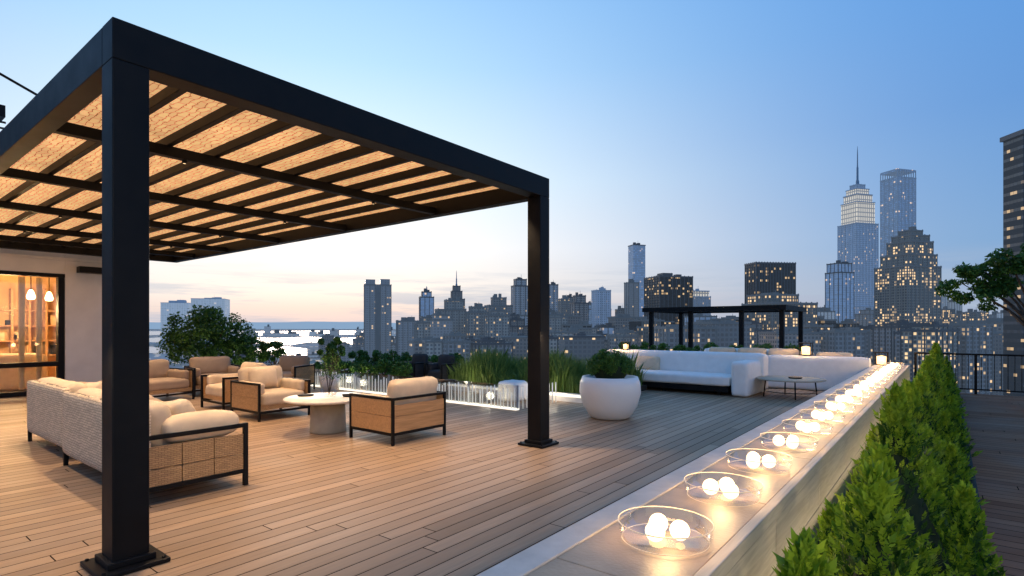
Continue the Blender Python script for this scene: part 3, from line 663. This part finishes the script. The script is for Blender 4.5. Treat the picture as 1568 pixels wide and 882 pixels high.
x=-8.2
while x<-3.2: bush('back_hedge_shrub',(x,16.4,.25),.5,.36,16,.07,m_leafB,False); x+=.7
mb=MB(); mb.box(-15.5,-9.75,11.2,11.3,0,.45,0); mb.box(-9.6,-7.,12.6,12.7,0,.45,0); mb.build('parapet_wall',[m_white])
point('added_plant_light',(-13.2,6.4,.25),14,(1,.85,.6),.08); point('added_plant_light',(-11.5,8.1,.2),8,(1,.85,.6),.08)  # added lights for the left-edge planting, without fixtures
# right hand tree
mb=MB(); T0=Vector((1.38,13.35,0)); mb.tube(T0,T0+Vector((-.1,0,1.3)),.08,.055,1)
tips=[(-.75,.0,2.2),(-.4,.4,2.5),(.2,.1,2.9),(-.2,-.3,2.6),(.6,.3,2.6),(-.95,.1,2.15),(.4,-.4,2.3),(-.5,-.2,2.65),(0,.5,3.0),(-1.15,.0,2.3),(-1.0,-.1,2.45),(-.7,-.1,2.1),(-.6,.1,2.4),(-.85,0,2.55)]
cl=[]
for t in tips:
    e=T0+Vector(t); mid=T0+Vector((t[0]*.4-.05,t[1]*.4,1.3+(t[2]-1.3)*.5)); mb.tube(T0+Vector((-.1,0,1.28)),mid,.035,.022,1,6); mb.tube(mid,e,.02,.007,1,5)
    for k in range(5): cl.append((tuple(e+Vector((random.gauss(0,.15),random.gauss(0,.15),random.gauss(0,.09)))),(.15,.15,.09)))
leaves(mb,cl,100,.085,asp=.45); mb.lathe([(.001,0),(.24,0),(.3,.45),(.27,.45),(.26,.4),(.001,.4)],tuple(T0),24,2)
mb.build('potted_tree',[m_leafD,m_bark,m_white])

# ------------------------------------------------------------------ far lounge
mb=MB()
mb.rbox((-5.2,13.35,.45),(4.0,.5,.88),.09,0,.012,n=16,wr=.003); mb.rbox((-3.45,12.8,.38),(.36,1.3,.74),.07,0,.008,n=12,wr=.003)
mb.box(-6.8,-3.70,12.2,13.08,.08,.19,1); 
for x in (-6.5,-5.2,-3.95): mb.box(x,x+.06,12.3,12.36,0,.08,1)
mb.rbox((-5.22,12.64,.31),(3.1,.9,.22),.06,0,.012,n=14)
mb.rbox((-5.9,13.02,.58),(.6,.16,.36),.07,2,.05,T=rotT(0,13.0,.45,'X',-.2)); 
mb.build('white_outdoor_sofa',[m_whitefab,m_steel,m_cream])
mb=MB()
mb.rbox((-2.45,14.75,.40),(2.2,.4,.8),.07,0,0)
mb.rbox((-4.3,15.3,.47),(1.9,.35,.9),.1,0,0)
for i in range(3): mb.rbox((-4.7+i*.75,15.05,.78),(.7,.2,.34),.08,1,.04)
for i in range(2): mb.rbox((-2.9+i*.8,15.05,.72),(.76,.22,.34),.08,1,.04)
mb.build('white_sectional_sofa',[m_whitefab,m_cream])
mb=MB(); mb.lathe([(.001,.37),(.66,.37),(.68,.385),(.66,.4),(.001,.4)],seg=48,mi=0)
for a in (.4,1.97,3.54,5.1): mb.tube((.52*math.cos(a),.52*math.sin(a),0),(.48*math.cos(a),.48*math.sin(a),.37),.014,mi=1)
mb.lathe([(.50,.12),(.51,.12),(.51,.135),(.50,.135)],seg=40,mi=1)
mb.lathe([(.001,.401),(.12,.401),(.14,.43),(.001,.42)],(.1,0,0),20,1)
mb.build('round_outdoor_table',[m_ped,m_steel],(-2.62,12.9,0))
def lantern(loc,s=1):
    mb=MB(); w=.1*s
    for x in (-w,w):
        for y in (-w,w): mb.box(x-.008,x+.008,y-.008,y+.008,0,.22*s,0)
    mb.box(-w-.015,w+.015,-w-.015,w+.015,-.015,-.0005,0); mb.box(-w-.02,w+.02,-w-.02,w+.02,.2205*s,.24*s,0)
    mb.lathe([(.001,.002),(.075*s,.002),(.08*s,.15*s),(.001,.17*s)],seg=14,mi=1)
    mb.build('glowing_lantern',[m_steel,m_flame],loc)
    point('lantern_light',(loc[0],loc[1]-.2,loc[2]+.42*s),24,(1,.6,.26),.08)
lantern((-2.65,14.75,.83),1.2); lantern((-1.2,15.5,.62),1.2); lantern((-6.65,13.3,.91),.8)

# far pergola
mb=MB(); X0,X1,Y0,Y1,Z=-8.8,-4.15,19.5,22.6,2.04
for x in (X0,-7.3,-5.55,X1-.14): mb.box(x,x+.14,Y0,Y0+.14,0,Z,0)
for x in (X0,X1-.14): mb.box(x,x+.14,Y1-.14,Y1,0,Z,0)
mb.box(X0-.2,X1+.1,Y0-.15,Y0+.02,Z+.001,Z+.16,0); mb.box(X0-.2,X1+.1,Y1-.1,Y1+.1,Z+.001,Z+.16,0)
mb.box(X0-.2,X0-.02,Y0+.021,Y1-.101,Z+.002,Z+.158,0); mb.box(X1-.08,X1+.1,Y0+.021,Y1-.101,Z+.002,Z+.158,0)
for i in range(16): mb.box(X0+.05+i*.28,X0+.11+i*.28,Y0+.022,Y1-.102,Z+.05,Z+.14,0)
mb.build('small_pergola',[m_steel])

# ------------------------------------------------------------------ world
W=bpy.data.worlds.new('World'); S.world=W; W.use_nodes=True; nt=W.node_tree; bg=nt.nodes['Background']
tc=N(nt,'ShaderNodeTexCoord'); sp=N(nt,'ShaderNodeSeparateXYZ'); L(nt,tc.outputs['Generated'],sp.inputs[0])
def ramp(fac,stops):
    r=N(nt,'ShaderNodeValToRGB'); L(nt,fac,r.inputs[0]); cr=r.color_ramp
    cr.elements[0].position=stops[0][0]; cr.elements[0].color=stops[0][1]+(1,); cr.elements[1].position=stops[-1][0]; cr.elements[1].color=stops[-1][1]+(1,)
    for p,c in stops[1:-1]: e=cr.elements.new(p); e.color=c+(1,)
    return r.outputs[0]
z=sp.outputs[2]
cool=ramp(z,[(0,(.38,.46,.60)),(.04,(.30,.42,.62)),(.12,(.18,.38,.68)),(.3,(.115,.32,.72)),(.5,(.11,.34,.80)),(1,(.10,.28,.66))])
glow=ramp(z,[(0,(.76,.67,.70)),(.03,(.98,.82,.74)),(.06,(1.15,1.03,.92)),(.14,(1.22,1.19,1.15)),(.25,(1.0,1.15,1.22)),(.42,(.56,.86,1.16)),(.6,(.28,.60,1.04)),(1,(.12,.33,.72))])
ga=math.radians(128.2+20); gd=(math.cos(ga),math.sin(ga))
hl=M_(nt,'SQRT',M_(nt,'ADD',M_(nt,'ADD',M_(nt,'MULTIPLY',sp.outputs[0],sp.outputs[0]),M_(nt,'MULTIPLY',sp.outputs[1],sp.outputs[1])),.0001))
dt=M_(nt,'DIVIDE',M_(nt,'ADD',M_(nt,'MULTIPLY',sp.outputs[0],gd[0]),M_(nt,'MULTIPLY',sp.outputs[1],gd[1])),hl)
fac=M_(nt,'POWER',M_(nt,'MAXIMUM',dt,0.),3.8)
col=MIX(nt,fac,cool,glow)
mp=N(nt,'ShaderNodeMapping'); mp.inputs['Scale'].default_value=(3,3,40); L(nt,tc.outputs['Generated'],mp.inputs[0])
cn=N(nt,'ShaderNodeTexNoise',i_Scale=1.6,i_Detail=7.0,i_Roughness=.6); L(nt,mp.outputs[0],cn.inputs['Vector'])
cm=M_(nt,'MULTIPLY',M_(nt,'MULTIPLY_ADD',cn.outputs[0],7.,-3.3,True),M_(nt,'MULTIPLY',M_(nt,'MULTIPLY_ADD',z,-12.,1.4,True),.75))
col=MIX(nt,cm,col,(.46,.56,.70))
sky=N(nt,'ShaderNodeTexSky',sky_type='NISHITA',sun_disc=False,sun_elevation=math.radians(3),sun_rotation=math.radians(90)-ga)
skc=MIX(nt,1.0,sky.outputs[0],(.06,.06,.06),'MULTIPLY')
col=MIX(nt,.05,col,skc)
L(nt,col,bg.inputs[0]); bg.inputs[1].default_value=1.0
sl=bpy.data.lights.new('low_sun','SUN'); sl.energy=.4; sl.angle=math.radians(10); sl.color=(1,.8,.62)
so=bpy.data.objects.new('low_sun',sl); S.collection.objects.link(so)
so.rotation_euler=Vector((-gd[0],-gd[1],-.10)).to_track_quat('-Z','Y').to_euler()

# ------------------------------------------------------------------ camera
cd=bpy.data.cameras.new('camera'); co=bpy.data.objects.new('camera',cd); S.collection.objects.link(co); S.camera=co
co.location=(0,0,EYE); co.rotation_euler=(math.radians(90),0,YAW)
cd.sensor_width=36; cd.lens=F/1568*36; cd.shift_y=59/1568; cd.clip_end=60000; cd.clip_start=.05
S.view_settings.view_transform='Standard'; S.view_settings.look='None'; S.view_settings.exposure=0
